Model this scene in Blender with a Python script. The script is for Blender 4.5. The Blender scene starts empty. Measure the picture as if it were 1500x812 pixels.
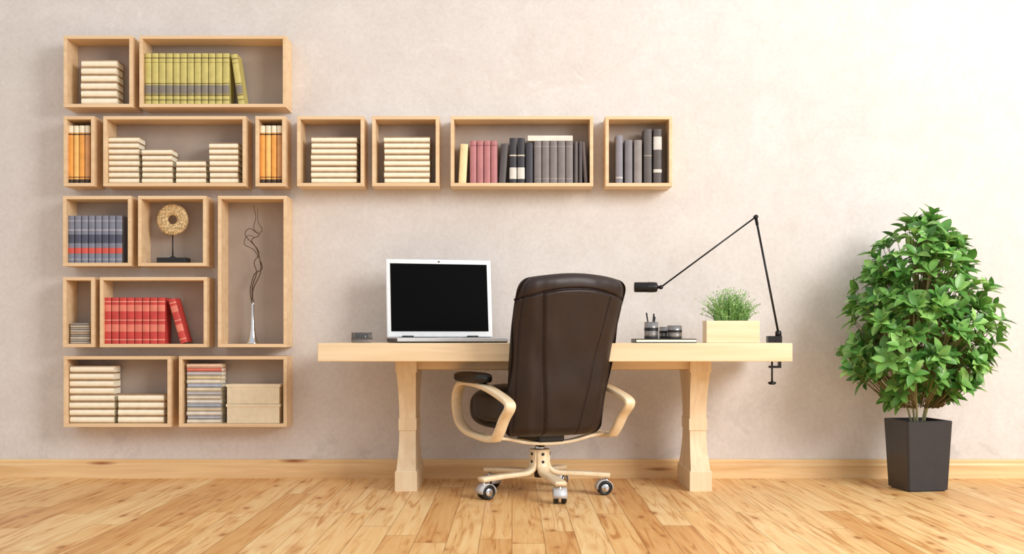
import bpy, math, random
from mathutils import Vector, Matrix, noise
R = random.Random(7)
sc = bpy.context.scene
sc.view_settings.view_transform = 'Standard'
sc.view_settings.look = 'None'
sc.view_settings.exposure = 0.0

# ---------------------------------------------------------------- camera
CAMD, CAMZ, F = 6.0, 0.795, 1590.0
cam_d = bpy.data.cameras.new('camera'); cam = bpy.data.objects.new('camera', cam_d)
sc.collection.objects.link(cam)
cam.location = (0, -CAMD, CAMZ); cam.rotation_euler = (math.radians(90), 0, 0)
cam_d.sensor_width = 36; cam_d.lens = F/1500*36
cam_d.shift_y = (490-406)/1500
sc.camera = cam
def X(px, y): return (px-750)*(CAMD+y)/F      # survey measurement -> metres at depth y
def Z(py, y): return CAMZ-(py-490)*(CAMD+y)/F

# ---------------------------------------------------------------- materials
def lin(c):
    return tuple(((v/255)/12.92 if v/255 <= .04045 else ((v/255+.055)/1.055)**2.4) for v in c)+(1,)
def newmat(name):
    m = bpy.data.materials.new(name); m.use_nodes = True
    nt = m.node_tree; b = nt.nodes['Principled BSDF']
    return m, nt, b
def N(nt, t, **kw):
    n = nt.nodes.new(t)
    for k, v in kw.items():
        if k.startswith('i_'):
            key = k[2:]; key = int(key) if key.isdigit() else key.replace('_', ' ')
            n.inputs[key].default_value = v
        else: setattr(n, k, v)
    return n
def L(nt, a, b): nt.links.new(a, b)
def M(nt, op, a, b=None, c=None):
    n = nt.nodes.new('ShaderNodeMath'); n.operation = op
    for i, v in enumerate((a, b, c)):
        if v is None: continue
        if isinstance(v, (int, float)): n.inputs[i].default_value = v
        else: nt.links.new(v, n.inputs[i])
    return n.outputs[0]
def ramp(nt, fac, stops):
    r = nt.nodes.new('ShaderNodeValToRGB'); e = r.color_ramp.elements
    while len(e) < len(stops): e.new(.5)
    for i, (p, c) in enumerate(stops):
        e[i].position = p; e[i].color = c
    nt.links.new(fac, r.inputs[0]); return r.outputs[0]
def mixc(nt, fac, a, b, mode='MIX'):
    n = nt.nodes.new('ShaderNodeMix'); n.data_type = 'RGBA'; n.blend_type = mode
    for i, v in ((0, fac), (6, a), (7, b)):
        if isinstance(v, (int, float, tuple)): n.inputs[i].default_value = v
        else: nt.links.new(v, n.inputs[i])
    return n.outputs[2]
def plain(name, c, rough=.5, metal=0, var=.08, scale=30, bump=0, spec=.5, bscale=None):
    m, nt, b = newmat(name)
    tc = N(nt, 'ShaderNodeTexCoord'); n = N(nt, 'ShaderNodeTexNoise', i_Scale=scale, i_Detail=4.0)
    L(nt, tc.outputs['Object'], n.inputs['Vector'])
    cl = lin(c)
    dark = tuple(v*(1-var*1.5) for v in cl[:3])+(1,); li = tuple(min(1, v*(1+var)) for v in cl[:3])+(1,)
    L(nt, ramp(nt, n.outputs['Fac'], [(.35, dark), (.65, li)]), b.inputs['Base Color'])
    b.inputs['Roughness'].default_value = rough; b.inputs['Metallic'].default_value = metal
    b.inputs['Specular IOR Level'].default_value = spec
    if bump:
        n2 = N(nt, 'ShaderNodeTexNoise', i_Scale=bscale or scale*4, i_Detail=3.0)
        L(nt, tc.outputs['Object'], n2.inputs['Vector'])
        bp = N(nt, 'ShaderNodeBump', i_Strength=bump, i_Distance=.002)
        L(nt, n2.outputs['Fac'], bp.inputs['Height']); L(nt, bp.outputs[0], b.inputs['Normal'])
    return m
def wood(name, c1, c2, axis='X', rough=.5, knots=False, dens=1.0):
    m, nt, b = newmat(name)
    tc = N(nt, 'ShaderNodeTexCoord'); mp = N(nt, 'ShaderNodeMapping')
    s = {'X': (1.2, 22, 22), 'Y': (22, 1.2, 22), 'Z': (22, 22, 1.2)}[axis]
    mp.inputs['Scale'].default_value = tuple(v*dens for v in s)
    L(nt, tc.outputs['Object'], mp.inputs['Vector'])
    n = N(nt, 'ShaderNodeTexNoise', i_Scale=1.0, i_Detail=6.0, i_Roughness=.6, i_Distortion=.6)
    L(nt, mp.outputs[0], n.inputs['Vector'])
    col = ramp(nt, n.outputs['Fac'], [(.3, lin(c2)), (.62, lin(c1))])
    if knots:
        mp2 = N(nt, 'ShaderNodeMapping')
        mp2.inputs['Scale'].default_value = {'X': (1.3, 9, 9), 'Y': (9, 1.3, 9), 'Z': (9, 9, 1.3)}[axis]
        L(nt, tc.outputs['Object'], mp2.inputs['Vector'])
        v = N(nt, 'ShaderNodeTexVoronoi', i_Scale=1.0); L(nt, mp2.outputs[0], v.inputs['Vector'])
        k = ramp(nt, v.outputs['Distance'], [(.03, (1, 1, 1, 1)), (.13, (0, 0, 0, 1))])
        col = mixc(nt, k, col, lin((150, 88, 40)))
    L(nt, col, b.inputs['Base Color']); b.inputs['Roughness'].default_value = rough
    bp = N(nt, 'ShaderNodeBump', i_Strength=.15, i_Distance=.001)
    L(nt, n.outputs['Fac'], bp.inputs['Height']); L(nt, bp.outputs[0], b.inputs['Normal'])
    return m

def floor_mat():
    m, nt, b = newmat('pine_floorboards')
    tc = N(nt, 'ShaderNodeTexCoord'); sp = N(nt, 'ShaderNodeSeparateXYZ'); L(nt, tc.outputs['Object'], sp.inputs[0])
    w, ln = .125, 1.5
    xs = M(nt, 'DIVIDE', sp.outputs[0], w); xi = M(nt, 'FLOOR', xs); xf = M(nt, 'FRACT', xs)
    wn = N(nt, 'ShaderNodeTexWhiteNoise', noise_dimensions='1D'); L(nt, xi, wn.inputs['W'])
    ys = M(nt, 'ADD', M(nt, 'DIVIDE', sp.outputs[1], ln), M(nt, 'MULTIPLY', wn.outputs['Value'], 7.3))
    yi = M(nt, 'FLOOR', ys); yf = M(nt, 'FRACT', ys)
    cb = N(nt, 'ShaderNodeCombineXYZ'); L(nt, xi, cb.inputs[0]); L(nt, yi, cb.inputs[1])
    pn = N(nt, 'ShaderNodeTexWhiteNoise', noise_dimensions='3D'); L(nt, cb.outputs[0], pn.inputs['Vector'])
    pv = pn.outputs['Value']
    g = N(nt, 'ShaderNodeCombineXYZ')
    L(nt, M(nt, 'MULTIPLY', sp.outputs[0], 24.0), g.inputs[0]); L(nt, M(nt, 'MULTIPLY', sp.outputs[1], 1.5), g.inputs[1])
    L(nt, M(nt, 'MULTIPLY', pv, 40.0), g.inputs[2])
    gn = N(nt, 'ShaderNodeTexNoise', i_Scale=1.0, i_Detail=5.0, i_Roughness=.55, i_Distortion=1.6); L(nt, g.outputs[0], gn.inputs['Vector'])
    col = ramp(nt, gn.outputs['Fac'], [(.32, lin((198, 144, 86))), (.46, lin((232, 192, 136))), (.7, lin((241, 212, 162)))])
    tint = ramp(nt, pv, [(0, lin((228, 200, 166))), (.3, lin((250, 236, 214))), (.7, lin((255, 252, 244))), (1, lin((240, 218, 186)))])
    col = mixc(nt, .95, col, tint, 'MULTIPLY')
    kc = N(nt, 'ShaderNodeCombineXYZ')
    L(nt, M(nt, 'MULTIPLY', sp.outputs[0], 8.5), kc.inputs[0]); L(nt, M(nt, 'MULTIPLY', sp.outputs[1], 3.6), kc.inputs[1])
    L(nt, M(nt, 'MULTIPLY', pv, 2.0), kc.inputs[2])
    v = N(nt, 'ShaderNodeTexVoronoi', i_Scale=1.0); L(nt, kc.outputs[0], v.inputs['Vector'])
    k = ramp(nt, v.outputs['Distance'], [(.06, (1, 1, 1, 1)), (.16, (0, 0, 0, 1))])
    col = mixc(nt, M(nt, 'MULTIPLY', k, .9), col, lin((130, 68, 28)))
    k2 = ramp(nt, v.outputs['Distance'], [(.12, (1, 1, 1, 1)), (.40, (0, 0, 0, 1))])
    col = mixc(nt, M(nt, 'MULTIPLY', k2, .38), col, lin((198, 132, 70)))
    ex = M(nt, 'MINIMUM', xf, M(nt, 'SUBTRACT', 1.0, xf)); ey = M(nt, 'MINIMUM', yf, M(nt, 'SUBTRACT', 1.0, yf))
    gx = M(nt, 'LESS_THAN', ex, .014); gy = M(nt, 'LESS_THAN', ey, .0018)
    gap = M(nt, 'MAXIMUM', gx, gy)
    col = mixc(nt, M(nt, 'MULTIPLY', gap, .6), col, lin((134, 86, 46)))
    L(nt, col, b.inputs['Base Color']); b.inputs['Roughness'].default_value = .42
    b.inputs['Specular IOR Level'].default_value = .4
    bp = N(nt, 'ShaderNodeBump', i_Strength=.25, i_Distance=.002); bp.invert = True
    L(nt, gap, bp.inputs['Height']); L(nt, bp.outputs[0], b.inputs['Normal'])
    return m
def wall_mat():
    m, nt, b = newmat('aged_plaster')
    tc = N(nt, 'ShaderNodeTexCoord')
    def ns(s, d, dist=0.0, r=.6):
        n = N(nt, 'ShaderNodeTexNoise', i_Scale=s, i_Detail=d, i_Roughness=r, i_Distortion=dist); L(nt, tc.outputs['Object'], n.inputs['Vector']); return n.outputs['Fac']
    a = ns(.9, 6.0, .6); c = ns(6.0, 9.0, .5, .75); d = ns(2.4, 12.0, 1.2, .78); f = ns(45.0, 5.0, .2, .7)
    col = ramp(nt, a, [(.3, lin((217, 211, 206))), (.7, lin((228, 223, 219)))])
    col = mixc(nt, .5, col, ramp(nt, c, [(.3, lin((230, 225, 222))), (.7, (1, 1, 1, 1))]), 'MULTIPLY')
    col = mixc(nt, .35, col, ramp(nt, f, [(.35, lin((232, 229, 227))), (.6, (1, 1, 1, 1))]), 'MULTIPLY')
    col = mixc(nt, ramp(nt, d, [(.62, (0, 0, 0, 1)), (.67, (.25, .25, .25, 1))]), col, lin((196, 188, 184)))
    col = mixc(nt, ramp(nt, d, [(.33, (.4, .4, .4, 1)), (.39, (0, 0, 0, 1))]), col, lin((238, 234, 230)))
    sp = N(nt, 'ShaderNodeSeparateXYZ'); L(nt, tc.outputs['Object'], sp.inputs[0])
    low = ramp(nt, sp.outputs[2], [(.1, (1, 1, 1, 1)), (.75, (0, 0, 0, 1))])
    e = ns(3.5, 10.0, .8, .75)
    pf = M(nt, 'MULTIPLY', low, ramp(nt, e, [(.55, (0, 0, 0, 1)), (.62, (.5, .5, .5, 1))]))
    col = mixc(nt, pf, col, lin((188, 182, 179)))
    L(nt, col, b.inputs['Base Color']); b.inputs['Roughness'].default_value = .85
    b.inputs['Specular IOR Level'].default_value = .2
    bp = N(nt, 'ShaderNodeBump', i_Strength=.3, i_Distance=.006)
    L(nt, M(nt, 'ADD', c, M(nt, 'ADD', d, M(nt, 'MULTIPLY', f, .25))), bp.inputs['Height']); L(nt, bp.outputs[0], b.inputs['Normal'])
    return m
def leaf_mat(name, c):
    m, nt, b = newmat(name)
    tc = N(nt, 'ShaderNodeTexCoord'); n = N(nt, 'ShaderNodeTexNoise', i_Scale=14.0); L(nt, tc.outputs['Object'], n.inputs['Vector'])
    cl = lin(c)
    col = ramp(nt, n.outputs['Fac'], [(.3, tuple(v*.75 for v in cl[:3])+(1,)), (.7, tuple(min(1, v*1.2) for v in cl[:3])+(1,))])
    L(nt, col, b.inputs['Base Color']); b.inputs['Roughness'].default_value = .35
    tr = N(nt, 'ShaderNodeBsdfTranslucent'); L(nt, col, tr.inputs[0])
    mx = N(nt, 'ShaderNodeMixShader'); mx.inputs[0].default_value = .25
    L(nt, b.outputs[0], mx.inputs[1]); L(nt, tr.outputs[0], mx.inputs[2])
    L(nt, mx.outputs[0], nt.nodes['Material Output'].inputs[0])
    return m

# ---------------------------------------------------------------- mesh builder
class MB:
    def __init__(s): s.v = []; s.f = []; s.m = []; s.sm = []; s.mats = []
    def mi(s, mat):
        if mat not in s.mats: s.mats.append(mat)
        return s.mats.index(mat)
    def add(s, vs, fs, mat, smooth=False, T=None):
        o = len(s.v); k = s.mi(mat)
        for p in vs:
            p = Vector(p); s.v.append(T @ p if T else p)
        for f in fs: s.f.append(tuple(o+i for i in f)); s.m.append(k); s.sm.append(smooth)
    def box(s, x0, x1, y0, y1, z0, z1, mat, T=None):
        vs = [(x0,y0,z0),(x1,y0,z0),(x1,y1,z0),(x0,y1,z0),(x0,y0,z1),(x1,y0,z1),(x1,y1,z1),(x0,y1,z1)]
        s.add(vs, [(0,3,2,1),(4,5,6,7),(0,1,5,4),(1,2,6,5),(2,3,7,6),(3,0,4,7)], mat, False, T)
    def rings(s, rs, mat, smooth=True, cap=True, closed=False, T=None):
        n = len(rs[0]); vs = [p for r in rs for p in r]; fs = []
        K = len(rs)
        for i in range(K if closed else K-1):
            a = i*n; b = ((i+1) % K)*n
            for j in range(n):
                j2 = (j+1) % n; fs.append((a+j, a+j2, b+j2, b+j))
        if cap and not closed:
            fs.append(tuple(reversed(range(n)))); fs.append(tuple((K-1)*n+j for j in range(n)))
        s.add(vs, fs, mat, smooth, T)
    def lathe(s, prof, mat, n=32, c=(0,0,0), axis='Z', smooth=True, cap=True):
        rs = []
        for r, h in prof:
            ring = []
            for j in range(n):
                a = 2*math.pi*j/n; u, w = r*math.cos(a), r*math.sin(a)
                p = {'Z': (u, w, h), 'Y': (w, h, u), 'X': (h, u, w)}[axis]
                ring.append((c[0]+p[0], c[1]+p[1], c[2]+p[2]))
            rs.append(ring)
        s.rings(rs, mat, smooth, cap)
    def tube(s, pts, r, mat, n=10, T=None):
        pts = [Vector(p) for p in pts]; rs = []
        up = Vector((.12, .97, .2)).normalized()
        for i, p in enumerate(pts):
            t = (pts[min(i+1, len(pts)-1)]-pts[max(i-1, 0)])
            t = t.normalized() if t.length > 1e-9 else Vector((0,0,1))
            a = t.cross(up)
            if a.length < 1e-4: a = t.cross(Vector((1,0,0)))
            a.normalize(); b = t.cross(a); rr = r[i] if isinstance(r, (list, tuple)) else r
            rs.append([p+(a*math.cos(2*math.pi*j/n)+b*math.sin(2*math.pi*j/n))*rr for j in range(n)])
        s.rings(rs, mat, True, True, False, T)
    def ribbon(s, pts, width, th, mat, T=None, closed=False):
        """pts (y,z) in the local YZ plane, width along X"""
        rs = []; n = len(pts)
        for i, p in enumerate(pts):
            a = pts[(i-1) % n] if closed else pts[max(i-1, 0)]; b = pts[(i+1) % n] if closed else pts[min(i+1, n-1)]
            t = Vector((b[0]-a[0], b[1]-a[1])).normalized(); nx, nz = -t.y, t.x
            w = width/2; h = th/2; bv = min(h*.45, .004)
            ring = []
            for (u, q) in [(-w, -h+bv), (-w+bv, -h), (w-bv, -h), (w, -h+bv), (w, h-bv), (w-bv, h), (-w+bv, h), (-w, h-bv)]:
                ring.append((u, p[0]+nx*q, p[1]+nz*q))
            rs.append(ring)
        s.rings(rs, mat, True, not closed, closed, T)
    def sellip(s, c, r, e1, e2, mat, n=40, m=24, T=None):
        def pw(v, e): return math.copysign(abs(v)**e, v)
        rs = []
        for i in range(m+1):
            ph = -math.pi/2+math.pi*(i/m); ph = max(-1.565, min(1.565, ph))
            rs.append([(c[0]+r[0]*pw(math.cos(ph), e1)*pw(math.cos(2*math.pi*j/n), e2),
                        c[1]+r[1]*pw(math.cos(ph), e1)*pw(math.sin(2*math.pi*j/n), e2),
                        c[2]+r[2]*pw(math.sin(ph), e1)) for j in range(n)])
        s.rings(rs, mat, True, True, False, T)
    def obj(s, name, parent=None, bevel=0, seg=2, loc=None, rotz=0):
        me = bpy.data.meshes.new(name); me.from_pydata([tuple(p) for p in s.v], [], s.f)
        for mt in s.mats: me.materials.append(mt)
        me.polygons.foreach_set('material_index', s.m); me.polygons.foreach_set('use_smooth', s.sm)
        me.update()
        o = bpy.data.objects.new(name, me); sc.collection.objects.link(o)
        if parent: o.parent = parent
        if loc: o.location = loc
        o.rotation_euler[2] = rotz
        if bevel:
            b = o.modifiers.new('bevel', 'BEVEL'); b.width = bevel; b.segments = seg; b.limit_method = 'ANGLE'; b.angle_limit = math.radians(50)
        return o
def empty(name, loc=(0,0,0), rotz=0):
    e = bpy.data.objects.new(name, None); e.empty_display_size = .1; sc.collection.objects.link(e)
    e.location = loc; e.rotation_euler[2] = rotz; return e
def smooth_path(pts, k=6):
    out = []; n = len(pts); pts = [Vector(p) for p in pts]
    for i in range(n-1):
        p0 = pts[max(i-1, 0)]; p1 = pts[i]; p2 = pts[i+1]; p3 = pts[min(i+2, n-1)]
        for j in range(k):
            t = j/k
            out.append(.5*((2*p1)+(p2-p0)*t+(2*p0-5*p1+4*p2-p3)*t*t+(3*p1-p0-3*p2+p3)*t**3))
    out.append(pts[-1]); return out

# ---------------------------------------------------------------- materials set
m_wall = wall_mat(); m_floor = floor_mat()
m_base = wood('pine_baseboard', (236, 202, 150), (212, 168, 112), 'X', .45, True)
m_shelf = wood('light_oak', (235, 205, 164), (220, 184, 140), 'X', .5)
m_shelfshade = plain('shaded_wall_panel', (168, 154, 143), .8, var=.05, scale=6)  # wall seen inside the boxes, its shade put into the colour
m_desk = wood('maple_desk', (240, 216, 178), (227, 197, 155), 'X', .45)
m_deskleg = wood('maple_leg', (240, 219, 184), (225, 197, 158), 'Z', .45)
m_birch = wood('bent_birch', (242, 223, 188), (230, 203, 162), 'Y', .35)
m_leather = plain('brown_leather', (42, 29, 25), .45, var=.12, scale=8, bump=.25, bscale=260, spec=.4)
m_blackleather = plain('black_leather', (22, 17, 16), .4, var=.1, scale=8, bump=.2, bscale=260)
m_black = plain('black_plastic', (20, 19, 20), .4)
m_blackmetal = plain('black_metal', (30, 28, 28), .35, .4)
m_chrome = plain('chrome', (205, 205, 208), .15, 1.0, var=.02)
m_silver = plain('silver_plastic', (208, 208, 210), .35, .3, var=.02)
m_white = plain('white_plastic', (232, 232, 232), .4, var=.02)
m_screen = plain('black_screen', (3, 3, 4), .6, var=0, spec=.05)
m_pot = plain('anthracite_pot', (44, 44, 48), .33, var=.05)
m_soil = plain('soil', (60, 42, 30), .95, var=.4, scale=60, bump=1)
m_cream = plain('cream_cover', (252, 242, 216), .6, var=.03)
m_page = plain('pages', (255, 248, 226), .8, var=.04, scale=80)
m_board = plain('tan_board', (184, 150, 112), .6)

# ---------------------------------------------------------------- room
mb = MB(); mb.box(-6, 6, -9, .15, -.12, 0, m_floor); mb.obj('floor')
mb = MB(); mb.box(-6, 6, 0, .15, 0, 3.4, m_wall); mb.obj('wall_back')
mb = MB()
prof = [(-.001, .0), (-.020, .0), (-.020, .072), (-.017, .078), (-.0155, .082), (-.0155, .097), (-.012, .104), (-.001, .106)]
rs = [[(x, y, z) for y, z in prof] for x in (-6, 6)]
mb.rings(rs, m_base, False); mb.obj('baseboard_back')

# ---------------------------------------------------------------- shelves
SD = .16; SF = -SD; TH = .018
def shelf(px0, py0, px1, py1):
    x0, x1 = X(px0, SF), X(px1, SF); z1, z0 = Z(py0, SF), Z(py1, SF)
    mb = MB()
    mb.box(x0, x1, SF, -.001, z1-TH, z1, m_shelf); mb.box(x0, x1, SF, -.001, z0, z0+TH, m_shelf)
    mb.box(x0, x0+TH, SF, -.001, z0+TH, z1-TH, m_shelf); mb.box(x1-TH, x1, SF, -.001, z0+TH, z1-TH, m_shelf)
    mb.box(x0+TH, x1-TH, -.009, -.001, z0+TH, z1-TH, m_shelfshade)  # sheet toned like the shadowed wall behind the box
    mb.obj('box_shelf', bevel=.0012, seg=1)
    return x0+TH, x1-TH, z0+TH, z1-TH
BX = {}
for key, b in dict(r1a=(93,52,194,157), r1b=(204,52,419,157),
    r2a=(93,170,138,273), r2b=(151,170,360,273), r2c=(374,170,418,273), r2d=(435,170,533,273), r2e=(545,170,643,273), r2f=(660,170,869,273), r2g=(887,170,985,273),
    r3a=(92,287,192,390), r3b=(202,287,302,390), r3c=(319,287,420,509),
    r4a=(92,406,138,509), r4b=(146,406,303,509), r5a=(93,522,250,626), r5b=(262,522,420,626)).items():
    BX[key] = shelf(*b)
YB = SF+.020      # front plane of things in the shelves
def bx(px): return X(px, YB)
def bz(py): return Z(py, YB)

cols = {}
def cm(c, rough=.55):
    if c not in cols: cols[c] = plain('cover_%d_%d_%d' % c, c, rough, var=.06, scale=25)
    return cols[c]
def stand_row(key, books, name='row_of_books'):
    """books: (px0,px1,pytop,color,bands[(f0,f1,color)],lean_px)"""
    z0 = BX[key][2]+.0006; mb = MB()
    for bk in books:
        p0, p1, pt, c = bk[:4]; bands = bk[4] if len(bk) > 4 else []; lean = bk[5] if len(bk) > 5 else 0
        x0, x1 = bx(p0)+.0012, bx(p1)-.0012; h = bz(pt)-z0; w = x1-x0; d = .105+R.uniform(-.004, .004); y0 = YB+R.uniform(0, .003)
        T = None
        if lean:   # lean: positive -> top goes left
            ang = math.atan2(lean*(CAMD+YB)/F, h)
            if lean > 0: T = Matrix.Translation((x1, 0, z0)) @ Matrix.Rotation(-ang, 4, 'Y') @ Matrix.Translation((-x1, 0, -z0))
            else: T = Matrix.Translation((x0, 0, z0)) @ Matrix.Rotation(-ang, 4, 'Y') @ Matrix.Translation((-x0, 0, -z0))
            lo = min((T @ Vector((xx, 0, z0))).z for xx in (x0, x1)); T = Matrix.Translation((0, 0, z0-lo)) @ T
        cov = cm(c); t = min(.003, w*.15)
        n = 9
        sec = [(x0+w*(.5-.5*math.cos(math.pi*i/n)), y0+.009-.009*math.sin(math.pi*i/n)) for i in range(n+1)]
        sec += [(x1, y0+.012), (x0, y0+.012)]
        mb.rings([[(x, y, z) for x, y in sec] for z in (z0, z0+h)], cov, False, True, False, T)
        mb.box(x0, x0+t, y0+.01, y0+d, z0, z0+h, cov, T); mb.box(x1-t, x1, y0+.01, y0+d, z0, z0+h, cov, T)
        mb.box(x0+t, x1-t, y0+.01, y0+d-.005, z0+.004, z0+h-.004, m_page, T)
        for f0, f1, bc in bands:
            sec2 = [(x0-.0001+(w+.0002)*(.5-.5*math.cos(math.pi*i/n)), y0+.009-.0100*math.sin(math.pi*i/n)-.0003) for i in range(n+1)]
            sec2 += [(x1, y0+.0105), (x0, y0+.0105)]
            mb.rings([[(x, y, z0+h*f) for x, y in sec2] for f in (f0, f1)], cm(bc), False, True, False, T)
    return mb.obj(name)
def stack(key, px0, px1, pytop, n, name='stack_of_books', colors=None, thin=False, z_base=None):
    z = (BX[key][2] if z_base is None else z_base)+.0006; H = bz(pytop)-z; mb = MB(); h = H/n
    for i in range(n):
        j = .004; x0 = bx(px0)+R.uniform(0, j); x1 = bx(px1)-R.uniform(0, j); y0 = YB+.004+R.uniform(-.002, .004); d = .115
        hh = h-.0012; z0 = z+i*h
        c = m_cream if colors is None else cm(colors[i % len(colors)])
        bd = m_board if colors is None else c
        t = hh*.09
        # rounded spine between two boards
        pr = [(y0+.009-.011*math.sin(math.pi*k/8), z0+t+.0004+(hh-2*t-.0008)*(.5-.5*math.cos(math.pi*k/8))) for k in range(9)]
        pr += [(y0+.014, z0+hh-t-.0004), (y0+.014, z0+t+.0004)]
        mb.rings([[(x, y, zz) for y, zz in pr] for x in (x0+.001, x1-.001)], c, False)
        mb.box(x0, x1, y0+.003, y0+d, z0, z0+t, bd); mb.box(x0, x1, y0+.003, y0+d, z0+hh-t, z0+hh, bd)
        mb.box(x0+.004, x1-.004, y0+.011, y0+d-.004, z0+t, z0+hh-t, m_page)
    return mb.obj(name)

stack('r1a', 118, 171, 87, 6)
olive = (202, 190, 112); ob = [(.08, .1, (128, 112, 60)), (.17, .20, (128, 112, 60)), (.21, .38, (130, 122, 110)), (.40, .42, (128, 112, 60)), (.82, .83, (150, 134, 70)), (.9, .92, (128, 112, 60))]
bk = [(211+i*10.4, 211+(i+1)*10.4, 78, olive, ob) for i in range(12)]
bk.append((348, 358, 79, olive, ob, 11)); stand_row('r1b', bk)
og = [(.0, .07, (60, 44, 30)), (.1, .115, (120, 70, 30)), (.84, .86, (60, 44, 30)), (.88, 1.0, (244, 234, 206))]
oc = [(236, 166, 76), (242, 194, 112), (236, 166, 76), (212, 156, 100)]
for k, a in (('r2a', 98.5), ('r2c', 380)):
    stand_row(k, [(a+i*8.3, a+(i+1)*8.3, 184, oc[i], og) for i in range(4)])
for a, b, t, n in ((158, 203, 200, 8), (207, 252, 218, 6), (257, 301, 235, 4), (306, 349, 209, 7)): stack('r2b', a, b, t, n)
stack('r2d', 455, 523, 200, 8); stack('r2e', 562, 630, 200, 8)
pk = (184, 120, 121); gy = (126, 118, 116); dk = (52, 50, 56)
gb = [(.1, .12, (156, 148, 144)), (.86, .88, (156, 148, 144))]
stand_row('r2f', [(671, 683, 211, (240, 218, 166), [], -3)]+[(688+i*10.2, 688+(i+1)*10.2, 206, pk, [(.88, .9, (150, 86, 90))]) for i in range(4)]
    + [(730, 741, 211, (84, 78, 78), [], -4)] + [(746, 757, 202, dk, [(.1, .35, (220, 215, 205)), (.6, .63, (200, 190, 170))]), (757.5, 769, 202, dk, [(.1, .35, (220, 215, 205)), (.6, .63, (200, 190, 170))]), (770, 781, 209, (60, 58, 66))]
    + [(782+i*11.6, 782+(i+1)*11.6, 206.5, gy, gb) for i in range(5)] + [(841, 847, 207, (100, 92, 90)), (847.5, 853.5, 207, (86, 78, 78)), (855.5, 861.5, 208, (96, 84, 80), [], 4)])
mb = MB(); mb.box(bx(773), bx(839), YB+.002, YB+.10, bz(206.3), bz(198.5), cm((230, 224, 210))); mb.obj('flat_book', bevel=.001)
stand_row('r2g', [(902, 913, 198, (134, 130, 138), [(.1, .14, (190, 186, 186))]), (915, 927, 205, (122, 118, 122)), (928.5, 941, 205, (140, 132, 128)),
    (943, 955.5, 189, (90, 84, 82), [(.5, .52, (150, 140, 130))]), (957, 970, 189, (84, 76, 74), [(.2, .26, (214, 206, 196)), (.62, .86, (206, 200, 192))])])
bb = [(.06, .09, (160, 160, 170)), (.2, .32, (206, 88, 76)), (.42, .6, (74, 78, 96)), (.68, .71, (170, 170, 180)), (.88, .9, (170, 170, 180))]
stand_row('r3a', [(98+i*10.1, 98+(i+1)*10.1, 316, (126, 130, 146), bb) for i in range(8)])
rb = [(.08, .1, (236, 164, 138)), (.26, .42, (226, 128, 108)), (.5, .52, (236, 164, 138)), (.7, .84, (226, 128, 108)), (.9, .92, (236, 164, 138))]
stand_row('r4b', [(151+i*11.3, 151+(i+1)*11.3, 436, (200, 66, 60), rb) for i in range(8)] + [(263, 274, 437, (200, 66, 60), rb, 19)])
stack('r4a', 102, 131, 473, 9, colors=[(216, 204, 188), (180, 172, 164), (228, 216, 194), (164, 156, 150), (206, 184, 158)])
stack('r5a', 101, 167, 536, 8); stack('r5a', 172, 240, 578, 4)
stack('r5b', 273, 324, 533, 15, name='stack_of_magazines', colors=[(236, 226, 206), (186, 188, 194), (238, 230, 218), (216, 202, 176), (172, 180, 192), (238, 234, 224), (224, 212, 192), (196, 192, 190), (230, 216, 186), (180, 188, 204), (236, 228, 210), (226, 208, 168), (200, 196, 194), (216, 124, 104), (236, 204, 176)])
mb = MB(); zb = BX['r5b'][2]+.0006; zm = bz(592); zt = bz(563)
mkraft = plain('cream_card', (238, 222, 190), .7, var=.04)
for a, b in ((zb, zm-.0005), (zm, zt)):
    mb.box(bx(332), bx(409), YB+.006, YB+.122, a, b-.012, mkraft); mb.box(bx(330.5), bx(410.5), YB+.004, YB+.124, b-.016, b-.0008, mkraft)
mb.obj('storage_boxes', bevel=.0015)

# disc sculpture
m_mosaic = plain('gold_mosaic', (214, 184, 134), .5, .1, var=.3, scale=90, bump=1.0, bscale=120)
yc = -.085; zc = Z(322, yc); xc = X(253, yc); zb = BX['r3b'][2]+.0006
mb = MB(); s = (CAMD+yc)/F; ro, ri = 23*s, 6.5*s
rs = []
for j in range(64):
    a = 2*math.pi*j/64; ring = []
    for k in range(20):
        b = 2*math.pi*k/20; wob = 1+.025*math.sin(7*b+13*a)*math.cos(11*a)
        rr = (ro+ri)/2+(ro-ri)/2*math.cos(b)*wob; ring.append((xc+rr*math.cos(a), yc+.014*math.sin(b)*wob, zc+rr*math.sin(a)))
    rs.append(ring)
mb.rings(rs, m_mosaic, True, False, True)
for q, rad in enumerate((10, 14, 18, 21)):
    nn = int(rad*1.8)
    for j in range(nn):
        a = 2*math.pi*(j+.5*(q % 2))/nn; rr = rad*s; yy = yc-.0135*math.sqrt(max(0, 1-((rr-(ro+ri)/2)/((ro-ri)/2))**2))
        mb.sellip((xc+rr*math.cos(a), yy, zc+rr*math.sin(a)), (.0042, .003, .0042), 1, 1, m_mosaic, 8, 5)
mb.lathe([(.004, zb+.028-0), (.0035, zc-ro+.004)], m_black, 12, (xc, yc, 0))
mb.box(X(233, yc), X(276, yc), yc-.04, yc+.04, zb, zb+.03, m_black)
mb.lathe([(.016, zb+.029), (.016, zb+.035), (.006, zb+.04)], m_black, 20, (xc, yc, 0))
mb.obj('ring_sculpture')

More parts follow.
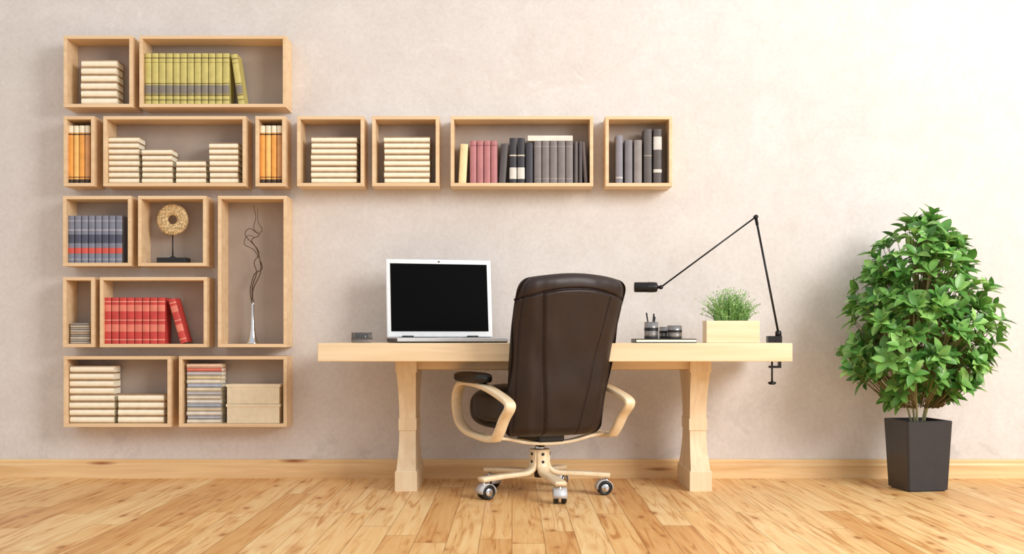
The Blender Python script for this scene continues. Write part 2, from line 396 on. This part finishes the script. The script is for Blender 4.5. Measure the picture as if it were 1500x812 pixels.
# vase with twisted branches
yv = -.085; xv = X(370, yv); zb = BX['r3c'][2]+.0006; mb = MB(); H = Z(440, yv)-zb
mb.lathe([(.001, 0), (.034, 0), (.034, .003), (.028, .012), (.020, .04), (.013, H*.35), (.009, H*.65), (.0075, H*.9), (.009, H), (.006, H-.002), (.005, H*.5)], m_chrome, 32, (xv, yv, zb))
m_twig = plain('twig', (84, 62, 46), .8, var=.2)
vo = mb.obj('twig_vase')
br = [[(370,445),(369,420),(376,400),(373,385),(379,370),(368,352),(380,345),(372,335),(374,318),(371,300)],
      [(370,445),(371,425),(382,400),(380,380),(374,362),(360,345),(366,335),(378,342),(384,336),(379,326),(377,306)],
      [(370,445),(367,425),(372,402),(384,392),(374,368),(358,358),(362,345),(373,348)]]
mb = MB()
for q, b in enumerate(br):
    pts = [(X(p[0], yv), yv+.012*math.sin(i*1.7+q*2), Z(p[1], yv)) for i, p in enumerate(b)]
    sp = smooth_path(pts, 6); n = len(sp); mb.tube(sp, [.0034-.002*i/n for i in range(n)], m_twig, 7)
mb.obj('twigs', parent=vo)

# ---------------------------------------------------------------- desk
desk = empty('wooden_desk')
DF, DB = -.74, -.12; zt = Z(503, DF); zu = Z(530, DF)
mb = MB(); mb.box(X(465, DF), X(1161, DF), DF, DB, zu, zt, m_desk); mb.obj('desktop', desk, bevel=.004)
def leg(xc, name):
    mb = MB(); cy = -.31; rs = []
    def ring(hx, hy, z): return [(xc-hx, cy-hy, z), (xc+hx, cy-hy, z), (xc+hx, cy+hy, z), (xc-hx, cy+hy, z)]
    st = [(.056, .205, 0.0), (.056, .205, .098), (.050, .2, .106)]
    K = 12
    for i in range(K+1):
        t = i/K; z = .106+(.30-.106)*t; c = 1-(1-t)**1.8
        st.append((.049-.007*c, .195-.075*c, z))
    st += [(.046, .125, .302), (.046, .125, .362), (.042, .12, .364)]
    for i in range(K+1):
        t = i/K; z = .366+(.60-.366)*t; c = 1-t**1.8
        st.append((.049-.007*c, .195-.075*c, z))
    st += [(.054, .2, .602), (.054, .2, zu)]
    mb.rings([ring(*q) for q in st], m_deskleg, False)
    mb.obj(name, desk, bevel=.002)
leg(X(595, -.5)-.0, 'trestle_leg_1'); leg(X(1026, -.5), 'trestle_leg_2')
mb = MB(); xa, xb = X(595, -.5)+.045, X(1026, -.5)-.045
mb.box(xa, xb, -.335, -.285, zu-.055, zu, m_desk); mb.obj('rail', desk, bevel=.002)
mb = MB(); mb.box(xa, xb, -.47, -.44, zu-.045, zu, m_desk); mb.obj('front_apron', desk, bevel=.002)
DT = zt+.0005

# ---------------------------------------------------------------- laptop
lap = empty('open_laptop', (X(567, -.3), -.30, DT), math.radians(15))
W, D = .57, .34
mb = MB(); mb.box(0, W, -D, 0, .006, .026, m_silver); mb.box(.002, W-.002, -D+.004, -.002, 0, .008, m_black)
mb.obj('base', lap, bevel=.004)
mb = MB()
mb.box(.05, W-.05, -.2, -.035, .0262, .0272, m_black)
for r in range(6):
    for c in range(18):
        x = .055+c*(W-.11)/18; y = -.062-r*.026
        mb.box(x+.001, x+(W-.11)/18-.001, y, y+.023, .027, .0295, m_black)
mb.box(W*.38, W*.6, -.31, -.225, .0262, .0268, m_white); mb.obj('keyboard', lap)
mb = MB(); mb.box(-.002, 0.004, -D+.008, -.01, .004, .022, m_black)
for k in range(6): mb.box(-.0035, .0, -.04-k*.045, -.02-k*.045, .009, .018, m_blackmetal)
mb.obj('ports', lap)
T = Matrix.Translation((0, -.004, .028)) @ Matrix.Rotation(math.radians(-7), 4, 'X')
SH = .418
mb = MB(); mb.box(0, W, 0, .012, .0, SH, m_silver, T); mb.box(.004, W-.004, -.001, 0.001, .004, SH-.004, m_white, T); mb.obj('lid', lap, bevel=.003)
mb = MB(); mb.box(.022, W-.022, -.003, -.0012, .030, SH-.024, m_screen, T)
mb.sellip((W/2, -.003, SH-.012), (.006, .002, .004), 1, 1, m_black, 12, 8, T); mb.obj('screen', lap)
mb = MB()
for x in (.08, W-.14): mb.lathe([(.009, x), (.009, x+.06)], m_black, 14, (0, -.002, .027), 'X')
mb.obj('hinges', lap)

# glass desk item
m_glass, nt, b = newmat('smoky_glass'); b.inputs['Base Color'].default_value = (.55, .55, .56, 1); b.inputs['Transmission Weight'].default_value = .9; b.inputs['Roughness'].default_value = .05; b.inputs['IOR'].default_value = 1.3
ya = -.42; xa = X(530, ya); mb = MB()
mb.lathe([(.001, 0), (.05, 0), (.054, .006), (.054, .05), (.050, .052), (.048, .048), (.048, .016), (.001, .014)], m_glass, 40, (xa, ya, DT))
go = mb.obj('glass_candle_holder')
mb = MB(); mb.lathe([(.001, .0), (.036, 0), (.036, .018), (.001, .02)], m_black, 28, (xa, ya, DT+.0165)); mb.obj('candle', go)

# notebook with pen cups
yn = -.5; mb = MB(); x0, x1 = X(928, yn), X(1016, yn)
mb.box(x0, x1, yn-.09, yn+.11, DT, DT+.004, m_black); mb.box(x0, x1, yn-.09, yn+.11, DT+.016, DT+.02, m_black)
mb.box(x0, x0+.004, yn-.09, yn+.11, DT+.004, DT+.016, m_black); mb.box(x0+.004, x1-.003, yn-.087, yn+.107, DT+.004, DT+.016, m_page)
mb.obj('black_notebook', bevel=.0008)
NT = DT+.0205
def cup(px, r, h, y, name, pens=False):
    mb = MB(); x = X(px, y)
    mb.lathe([(.001, 0), (r, 0), (r, h*.3), (r*.99, h*.32), (r, h*.34), (r, h), (r-.003, h), (r-.003, .004), (.001, .004)], m_steel, 32, (x, y, NT))
    mb.lathe([(r+.0008, h*.46), (r+.0008, h*.66)], m_black, 32, (x, y, NT), cap=False)
    if pens:
        for i, (dx, tx, hh) in enumerate(((-.012, -.02, .13), (.004, .016, .125), (.012, .012, .11))):
            mb.tube([(x+dx*.5, y, NT+.005), (x+dx+tx*.6, y+.004*i, NT+hh)], .004, m_black, 8)
            mb.tube([(x+dx+tx*.6, y+.004*i, NT+hh), (x+dx+tx*.67, y+.004*i, NT+hh+.012)], [.004, .001], m_silver, 8)
    mb.obj(name)
m_steel = plain('brushed_steel', (150, 147, 146), .35, .8, var=.1)
cup(954, .035, .084, -.53, 'pen_cup', True); cup(973, .026, .06, -.455, 'desk_tin'); cup(988, .037, .066, -.54, 'desk_tin')

# planter with grass
yp = -.42; x0, x1 = X(1035, yp-.06), X(1113, yp-.06); zt2 = Z(470, yp-.06); mb = MB()
y0, y1 = yp-.06, yp+.06; t = .012
for b in ((x0, x1, y0, y0+t), (x0, x1, y1-t, y1), (x0, x0+t, y0+t, y1-t), (x1-t, x1, y0+t, y1-t)): mb.box(*b, DT, zt2, m_desk)
mb.box(x0+t, x1-t, y0+t, y1-t, DT, zt2-.012, m_soil); po = mb.obj('wooden_planter_with_grass', bevel=.0015)
g1 = leaf_mat('grass_green', (122, 172, 84)); g2 = leaf_mat('grass_green_light', (168, 206, 124))
mb = MB(); cx = (x0+x1)/2
for i in range(400):
    bx_, by_ = cx+R.uniform(-.08, .08), yp+R.uniform(-.04, .04)
    a = R.uniform(0, 2*math.pi); sp_ = R.uniform(.01, .08); h = R.uniform(.06, .225)*(1-.4*abs(bx_-cx)/.1)
    dx = math.cos(a)*sp_+(bx_-cx)*.4; dy = math.sin(a)*sp_*.6
    pts = [(bx_+dx*t_*t_, by_+dy*t_*t_, zt2-.014+h*(t_-.12*t_*t_)) for t_ in (0, .25, .5, .75, 1)]
    mt = g1 if R.random() < .5 else g2
    mb.tube(pts, [.0012, .0012, .001, .0008, .0003], mt, 4)
    for k in range(R.randint(3, 6)):
        t_ = R.uniform(.35, 1); p = Vector((bx_+dx*t_*t_, by_+dy*t_*t_, zt2-.014+h*(t_-.12*t_*t_)))
        d = Vector((R.uniform(-1, 1), R.uniform(-.8, .8), R.uniform(.1, 1))).normalized()*R.uniform(.008, .016)
        sd = d.cross(Vector((R.uniform(-1,1), R.uniform(-1,1), .3))).normalized()*.003
        mb.add([p, p+d*.5+sd, p+d, p+d*.5-sd], [(0, 1, 2, 3)], mt, True)
mb.obj('grass', po)

# ---------------------------------------------------------------- lamp
yl = -.45; lamp = empty('swing_arm_desk_lamp'); xe = X(1161, DF)
mb = MB(); mb.box(xe-.055, xe+.016, yl-.022, yl+.022, DT, DT+.034, m_blackmetal)
mb.box(xe+.002, xe+.014, yl-.015, yl+.015, zu-.03, DT+.01, m_blackmetal)
mb.box(xe-.045, xe+.014, yl-.015, yl+.015, zu-.04, zu-.028, m_blackmetal)
mb.lathe([(.005, zu-.12), (.005, zu-.002)], m_blackmetal, 12, (xe-.03, yl, 0)); mb.lathe([(.017, zu-.007), (.017, zu-.002)], m_blackmetal, 20, (xe-.03, yl, 0))
mb.lathe([(.014, zu-.125), (.017, zu-.121), (.017, zu-.112), (.008, zu-.108)], m_blackmetal, 16, (xe-.03, yl, 0))
mb.tube([(xe-.05, yl, zu-.116), (xe-.01, yl, zu-.116)], .005, m_blackmetal, 8)
mb.lathe([(.016, DT+.03), (.016, DT+.055), (.010, DT+.062)], m_blackmetal, 16, (xe+.002, yl, 0))
mb.obj('clamp', lamp)
A = Vector((xe+.002, yl, DT+.05)); B = Vector((X(1107, yl), yl, Z(318, yl))); C = Vector((X(968, yl), yl, Z(421, yl)))
mb = MB()
for o in (-.007, .007):
    mb.tube([A+Vector((0, o, 0)), B+Vector((0, o, 0))], .0042, m_blackmetal, 8); mb.tube([B+Vector((0, o*.5, 0)), C+Vector((0, o*.5, 0))], .0042, m_blackmetal, 8)
for p in (B, C): mb.lathe([(.011, -.012), (.011, .012)], m_blackmetal, 16, (p.x, p.y, p.z), 'Y')
mb.tube([A+(B-A)*.93+Vector((.0, 0, 0)), A+(B-A)*.99], .008, m_blackmetal, 8)
mb.obj('arms', lamp)
mb = MB(); mb.lathe([(.006, C.x-.012), (.012, C.x-.016), (.024, C.x-.02), (.026, C.x-.03), (.026, C.x-.13), (.024, C.x-.136), (.001, C.x-.136)], m_blackmetal, 28, (0, yl, C.z), 'X')
for k in range(5): mb.lathe([(.0272, C.x-.04-k*.006), (.0272, C.x-.043-k*.006)], m_black, 28, (0, yl, C.z), 'X')
mb.tube([C, C+Vector((-.02, 0, 0))], .007, m_blackmetal, 10)
mb.obj('lamp_head', lamp)

# ---------------------------------------------------------------- chair
ch = empty('executive_office_chair', (.14, -.60, 0), math.radians(25))
def interp(P, z):
    for i in range(len(P)-1):
        if z <= P[i+1][0] or i == len(P)-2:
            t = (z-P[i][0])/(P[i+1][0]-P[i][0]); return P[i][1]+(P[i+1][1]-P[i][1])*t
def sinterp(P, z):
    return sum(interp(P, z+d) for d in (-.04, -.02, 0, .02, .04))/5
def ctr(z): return sinterp([(.24, -.135), (.36, -.175), (.5, -.218), (.7, -.258), (.9, -.32), (1.12, -.395)], z)
def hw(z): return sinterp([(.24, .250), (.45, .262), (.62, .270), (.8, .280), (.95, .286), (1.12, .278)], z)
mb = MB(); ZB, ZTt = .303, 1.080; rs = []; NX = 170; rows = 200
for i in range(rows+1):
    t = i/rows; z = ZB+(ZTt-ZB)*(.5*(.5-.5*math.cos(math.pi*t))+.5*t)
    w = hw(z); rt = .075; rb_ = .05; th = .062; ew = 1.0
    if z > ZTt-rt:
        k = min(1, (z-(ZTt-rt))/rt); q = (1-k**2.4)**(1/2.4); w = w-rt*(1-q); ew = max(.04, (1-k**2)**.5)
    if z < ZB+rb_:
        k = min(1, (ZB+rb_-z)/rb_); q = (1-k**2)**.5; w = w-rb_*(1-q)*.8; ew = max(.04, q)
    seam = .180-.090*max(0, min(1, (1.0-z)/.66))
    ring = []
    for side in (-1, 1):
        for j in range(NX):
            sx = -1+2*j/(NX)
            if side == 1: sx = -sx
            qx = math.sin(math.pi/2*sx); x = qx*w; e = (max(0, 1-abs(qx)**3.4))**.5*th*ew
            y = ctr(z)+side*e
            y += .035*abs(qx)**2.5
            if side == -1:
                arch = 1.008-.02*(x/.2)**2
                low = 1/(1+math.exp((z-(arch-.006))/.003))
                g = math.exp(-((abs(x)-seam)/.0045)**2)*low
                inn = 1/(1+math.exp((abs(x)-seam)/.005))*low
                y += .013*g - .008*inn*ew
                y += .015*math.exp(-((z-arch)/.0045)**2)*ew
                y += .009*math.exp(-((abs(x)-(w-.024))/.004)**2)*ew
                y -= .007*math.exp(-((abs(x)-(seam+w)/2)/.03)**2)*ew
                y += .0022*math.sin(z*21+x*14)*math.sin(x*25+1.3)*ew + .004*noise.noise((x*9, z*6, 1.0))*ew + .0015*noise.noise((x*30, z*10, 4.0))*ew
            else:
                y += ew*(.02*math.cos(abs(x)/w*3)+.012*math.sin(z*16))
            zz = z-.02*qx*qx*max(0, (z-.8)/.28)
            ring.append((x, y, zz))
    rs.append(ring)
mb.rings(rs, m_leather, True); mb.obj('backrest', ch)
mb = MB(); mb.sellip((0, .07, .435), (.268, .27, .085), .45, .45, m_blackleather, 56, 28)
mb.sellip((0, .10, .50), (.21, .22, .045), .6, .5, m_blackleather, 56, 20)
mb.sellip((0, .26, .42), (.255, .09, .115), .7, .5, m_blackleather, 48, 20)
mb.obj('seat', ch)
mb = MB(); mb.box(-.2, .2, -.18, .22, .325, .36, m_black); mb.obj('seat_pan', ch, bevel=.01)
for i, sx in enumerate((-1, 1)):
    T = Matrix.Translation((sx*.318, 0, 0)); mb = MB()
    path = smooth_path([(-.17, .298, 0), (-.215, .34, 0), (-.265, .40, 0), (-.325, .452, 0), (-.315, .48, 0), (-.2, .512, 0), (-.05, .54, 0), (.12, .553, 0), (.25, .545, 0), (.310, .50, 0), (.320, .43, 0), (.28, .355, 0), (.18, .312, 0), (.05, .298, 0), (-.08, .292, 0), (-.17, .298, 0)], 6)[:-1]
    mb.ribbon([(p.x, p.y) for p in path], .052, .024, m_birch, T, closed=True)
    mb.obj('arm_frame_%d' % (i+1), ch)
    mb = MB(); mb.sellip((sx*.318, .11, .582), (.05, .18, .028), .6, .6, m_blackleather, 36, 14); mb.obj('arm_pad_%d' % (i+1), ch)
for i, yy in enumerate((-.1, .1)):
    T = Matrix.Translation((0, yy, 0)) @ Matrix.Rotation(math.radians(90), 4, 'Z'); mb = MB()
    p = smooth_path([(-.338, .300, 0), (-.24, .294, 0), (-.12, .27, 0), (0, .262, 0), (.12, .27, 0), (.24, .294, 0), (.338, .300, 0)], 5)
    mb.ribbon([(q.x, q.y) for q in p], .045, .016, m_birch, T); mb.obj('bearer_%d' % (i+1), ch)
mb = MB(); mb.box(-.07, .07, -.13, .13, .27, .328, m_black); mb.obj('tilt_mechanism', ch, bevel=.008)
mb = MB(); mb.lathe([(.018, .1), (.018, .27)], m_chrome, 24); mb.lathe([(.026, .215), (.026, .24), (.02, .245)], m_chrome, 24); mb.lathe([(.028, .085), (.03, .10), (.03, .19), (.024, .2)], m_black, 24); mb.obj('gas_column', ch)
CS = 1.28
for i in range(5):
    wa = math.radians(-75+72*i)-math.radians(25)
    T = Matrix.Rotation(wa-math.pi/2, 4, 'Z'); mb = MB()
    p = smooth_path([(.036, .225, 0), (.038, .175, 0), (.046, .135, 0), (.08, .112, 0), (.14, .107, 0), (.23, .104, 0), (.325, .098, 0), (.345, .095, 0)], 6)
    mb.ribbon([(q.x, q.y) for q in p], .056, .022, m_birch, T)
    for zz in (.203, .165):
        vs = [(.0075*math.cos(a*math.pi/6), .0515, zz+.0075*math.sin(a*math.pi/6)) for a in range(12)]; vs2 = [(x, .036, z) for x, _, z in vs]
        mb.rings([vs2, vs], m_black, False, True, False, T)
    mb.obj('base_leg_%d' % (i+1), ch)
    d = Vector((math.cos(wa), math.sin(wa), 0)); c = d*.328
    cw = wa+R.uniform(-.8, .8)+1.2
    sub = MB()
    for sx in (-1, 1):
        sub.lathe([(.006*CS, sx*.008), (.026*CS, sx*.008), (.028*CS, sx*.011), (.028*CS, sx*.026), (.026*CS, sx*.030), (.02*CS, sx*.031), (.018*CS, sx*.027), (.004, sx*.027)], m_black, 26, (0, .012, .028*CS), 'X')
        sub.lathe([(.019*CS, sx*.0275), (.014*CS, sx*.0325), (.001, sx*.033)], m_chrome, 20, (0, .012, .028*CS), 'X')
    hood = []
    for k in range(9):
        a = math.radians(-10+200*k/8); hood.append([(xx, .012+rr*math.cos(a), .028*CS+rr*math.sin(a)) for xx, rr in ((-.032, .038), (.032, .038), (.032, .041), (-.032, .041))])
    sub.rings(hood, m_silver, True); sub.lathe([(.008, .04), (.008, .092)], m_chrome, 12)
    sub.obj('caster_%d' % (i+1), ch, loc=(c.x, c.y, 0), rotz=cw)

# ---------------------------------------------------------------- bush
px_, py_ = 2.085, -.42
bush = empty('potted_shrub', (px_, py_, 0))
mb = MB(); hs, hb = .124, .108; H = .358; T = Matrix.Rotation(math.radians(9), 4, 'Z')
def sq(h, z, r=.012):
    out = []
    for qx, qy, a0 in ((1, 1, 0), (-1, 1, 90), (-1, -1, 180), (1, -1, 270)):
        for k in range(5):
            a = math.radians(a0+90*k/4); out.append((qx*(h-r)+r*math.cos(a), qy*(h-r)+r*math.sin(a), z))
    return out
mb.rings([sq(hb-.010, 0), sq(hb-.010, .006), sq(hb, .007), sq(hb+(hs-hb)*.9, H-.03), sq(hs, H-.004), sq(hs-.003, H), sq(hs-.012, H), sq(hs-.014, H-.03), sq(.01, H-.03)], m_pot, False, True, False, T)
mb.obj('pot', bush)
mb = MB(); mb.box(-hs+.016, hs-.016, -hs+.016, hs-.016, H-.035, H-.025, m_soil, T); mb.obj('soil', bush)
m_stem = plain('green_stem', (196, 196, 146), .6)
m_bark = plain('brown_bark', (120, 110, 70), .8)
lms = [leaf_mat('leaf_a', (98, 152, 70)), leaf_mat('leaf_b', (124, 176, 86)), leaf_mat('leaf_c', (158, 204, 112)), leaf_mat('leaf_d', (72, 124, 54))]
prof_b = [(.40, .06), (.46, .17), (.54, .28), (.62, .34), (.70, .37), (.80, .36), (.92, .34), (1.04, .325), (1.16, .28), (1.26, .23), (1.34, .14), (1.40, .05), (1.43, .01)]
def rad(z): return max(.01, interp(prof_b, z))
mbL = MB(); mbS = MB()
def leafadd(base, d, nrm, Ln, Wd, mt):
    d = d.normalized(); s_ = d.cross(nrm).normalized(); n_ = s_.cross(d).normalized()
    vs = []; K = 6; dr = R.uniform(.1, .4)
    for i in range(K+1):
        t = i/K; w = Wd*.5*(math.sin(math.pi*t**.9))**.75 if 0 < t < 1 else 0.0008
        c = base+d*Ln*t-n_*dr*Ln*t*t
        vs += [c+s_*w+n_*w*.35, c, c-s_*w+n_*w*.35]
    fs = []
    for i in range(K):
        a = i*3; fs += [(a, a+1, a+4, a+3), (a+1, a+2, a+5, a+4)]
    mbL.add(vs, fs, mt, True)
def whorl(p, d, scale=1):
    d = d.normalized(); u = d.cross(Vector((.3, .2, 1))).normalized(); v = d.cross(u)
    n = R.randint(5, 7); a0 = R.uniform(0, 6.28)
    for k in range(n):
        a = a0+2*math.pi*k/n+R.uniform(-.25, .25); o = u*math.cos(a)+v*math.sin(a)
        ld = (o*1.0+d*R.uniform(.3, 1.3)); Ln = R.uniform(.056, .092)*scale
        r = R.random(); mt = lms[0] if r < .3 else lms[1] if r < .65 else lms[2] if r < .88 else lms[3]
        leafadd(p-d*R.uniform(0, .03), ld, d+Vector((0, 0, .3)), Ln, Ln*R.uniform(.46, .58), mt)
cnt = 0
while cnt < 430:
    z = R.uniform(.44, 1.41); r = rad(z)
    if R.random() > (r+.04)/.41: continue
    a = R.uniform(0, 2*math.pi)
    lump = 1+.18*noise.noise((math.cos(a)*1.6, math.sin(a)*1.6, z*4.5))
    f = R.choice([1, 1, 1, .97, .9, .8, .6])*R.uniform(.84, 1.08)*lump
    x, y = r*f*math.cos(a), r*f*math.sin(a)*.85
    if y > .31: continue
    if noise.noise((x*5+3, y*5, z*5)) > .36: continue
    p = Vector((x+.03*(z-.5)-.002, y, z)); cnt += 1
    d = Vector((x, y, .10+.25*(z-.75))).normalized()+Vector((R.uniform(-.45, .45), R.uniform(-.45, .45), R.uniform(-.1, .7)))
    whorl(p, d)
    q = Vector((x*.35, y*.35, max(.42, z-.10-.15*f)))
    mbS.tube([q, q.lerp(p, .6)+Vector((0, 0, -.01)), p], [.003, .002, .0015], m_bark, 5)
for k, (dx, zz) in enumerate(((.0, 1.3), (.02, 1.36), (.05, 1.395), (.075, 1.42))): whorl(Vector((dx, -.02, zz)), Vector((.3, -.2, 1)), .85)
mbL.obj('leaves', bush)
for k in range(5):
    a = k*1.3+.4; b0 = Vector((.028*math.cos(a), .028*math.sin(a), H-.03)); e = Vector((.16*math.cos(a), .13*math.sin(a), .75))
    mbS.tube([b0, b0.lerp(e, .25)+Vector((0, 0, .03)), b0.lerp(e, .6)+Vector((0, 0, .03)), e+Vector((0, 0, .1)), e*1.0+Vector((0, 0, .35))], [.006, .0055, .005, .004, .002], m_stem, 8)
mbS.obj('stems', bush)

# ---------------------------------------------------------------- light
w = bpy.data.worlds.new('world'); sc.world = w; w.use_nodes = True
bg = w.node_tree.nodes['Background']; bg.inputs[0].default_value = (.97, .98, 1, 1); bg.inputs[1].default_value = .86
def area(name, loc, tgt, sx, sy, e, col=(1, .985, .965)):
    ld = bpy.data.lights.new(name, 'AREA'); ld.shape = 'RECTANGLE'; ld.size = sx; ld.size_y = sy; ld.energy = e; ld.color = col
    o = bpy.data.objects.new(name, ld); sc.collection.objects.link(o); o.location = loc
    o.rotation_euler = (Vector(tgt)-Vector(loc)).to_track_quat('-Z', 'Y').to_euler()
area('window_light', (4.3, -4.6, 3.2), (.7, 0, .9), 2.4, 2.4, 320)
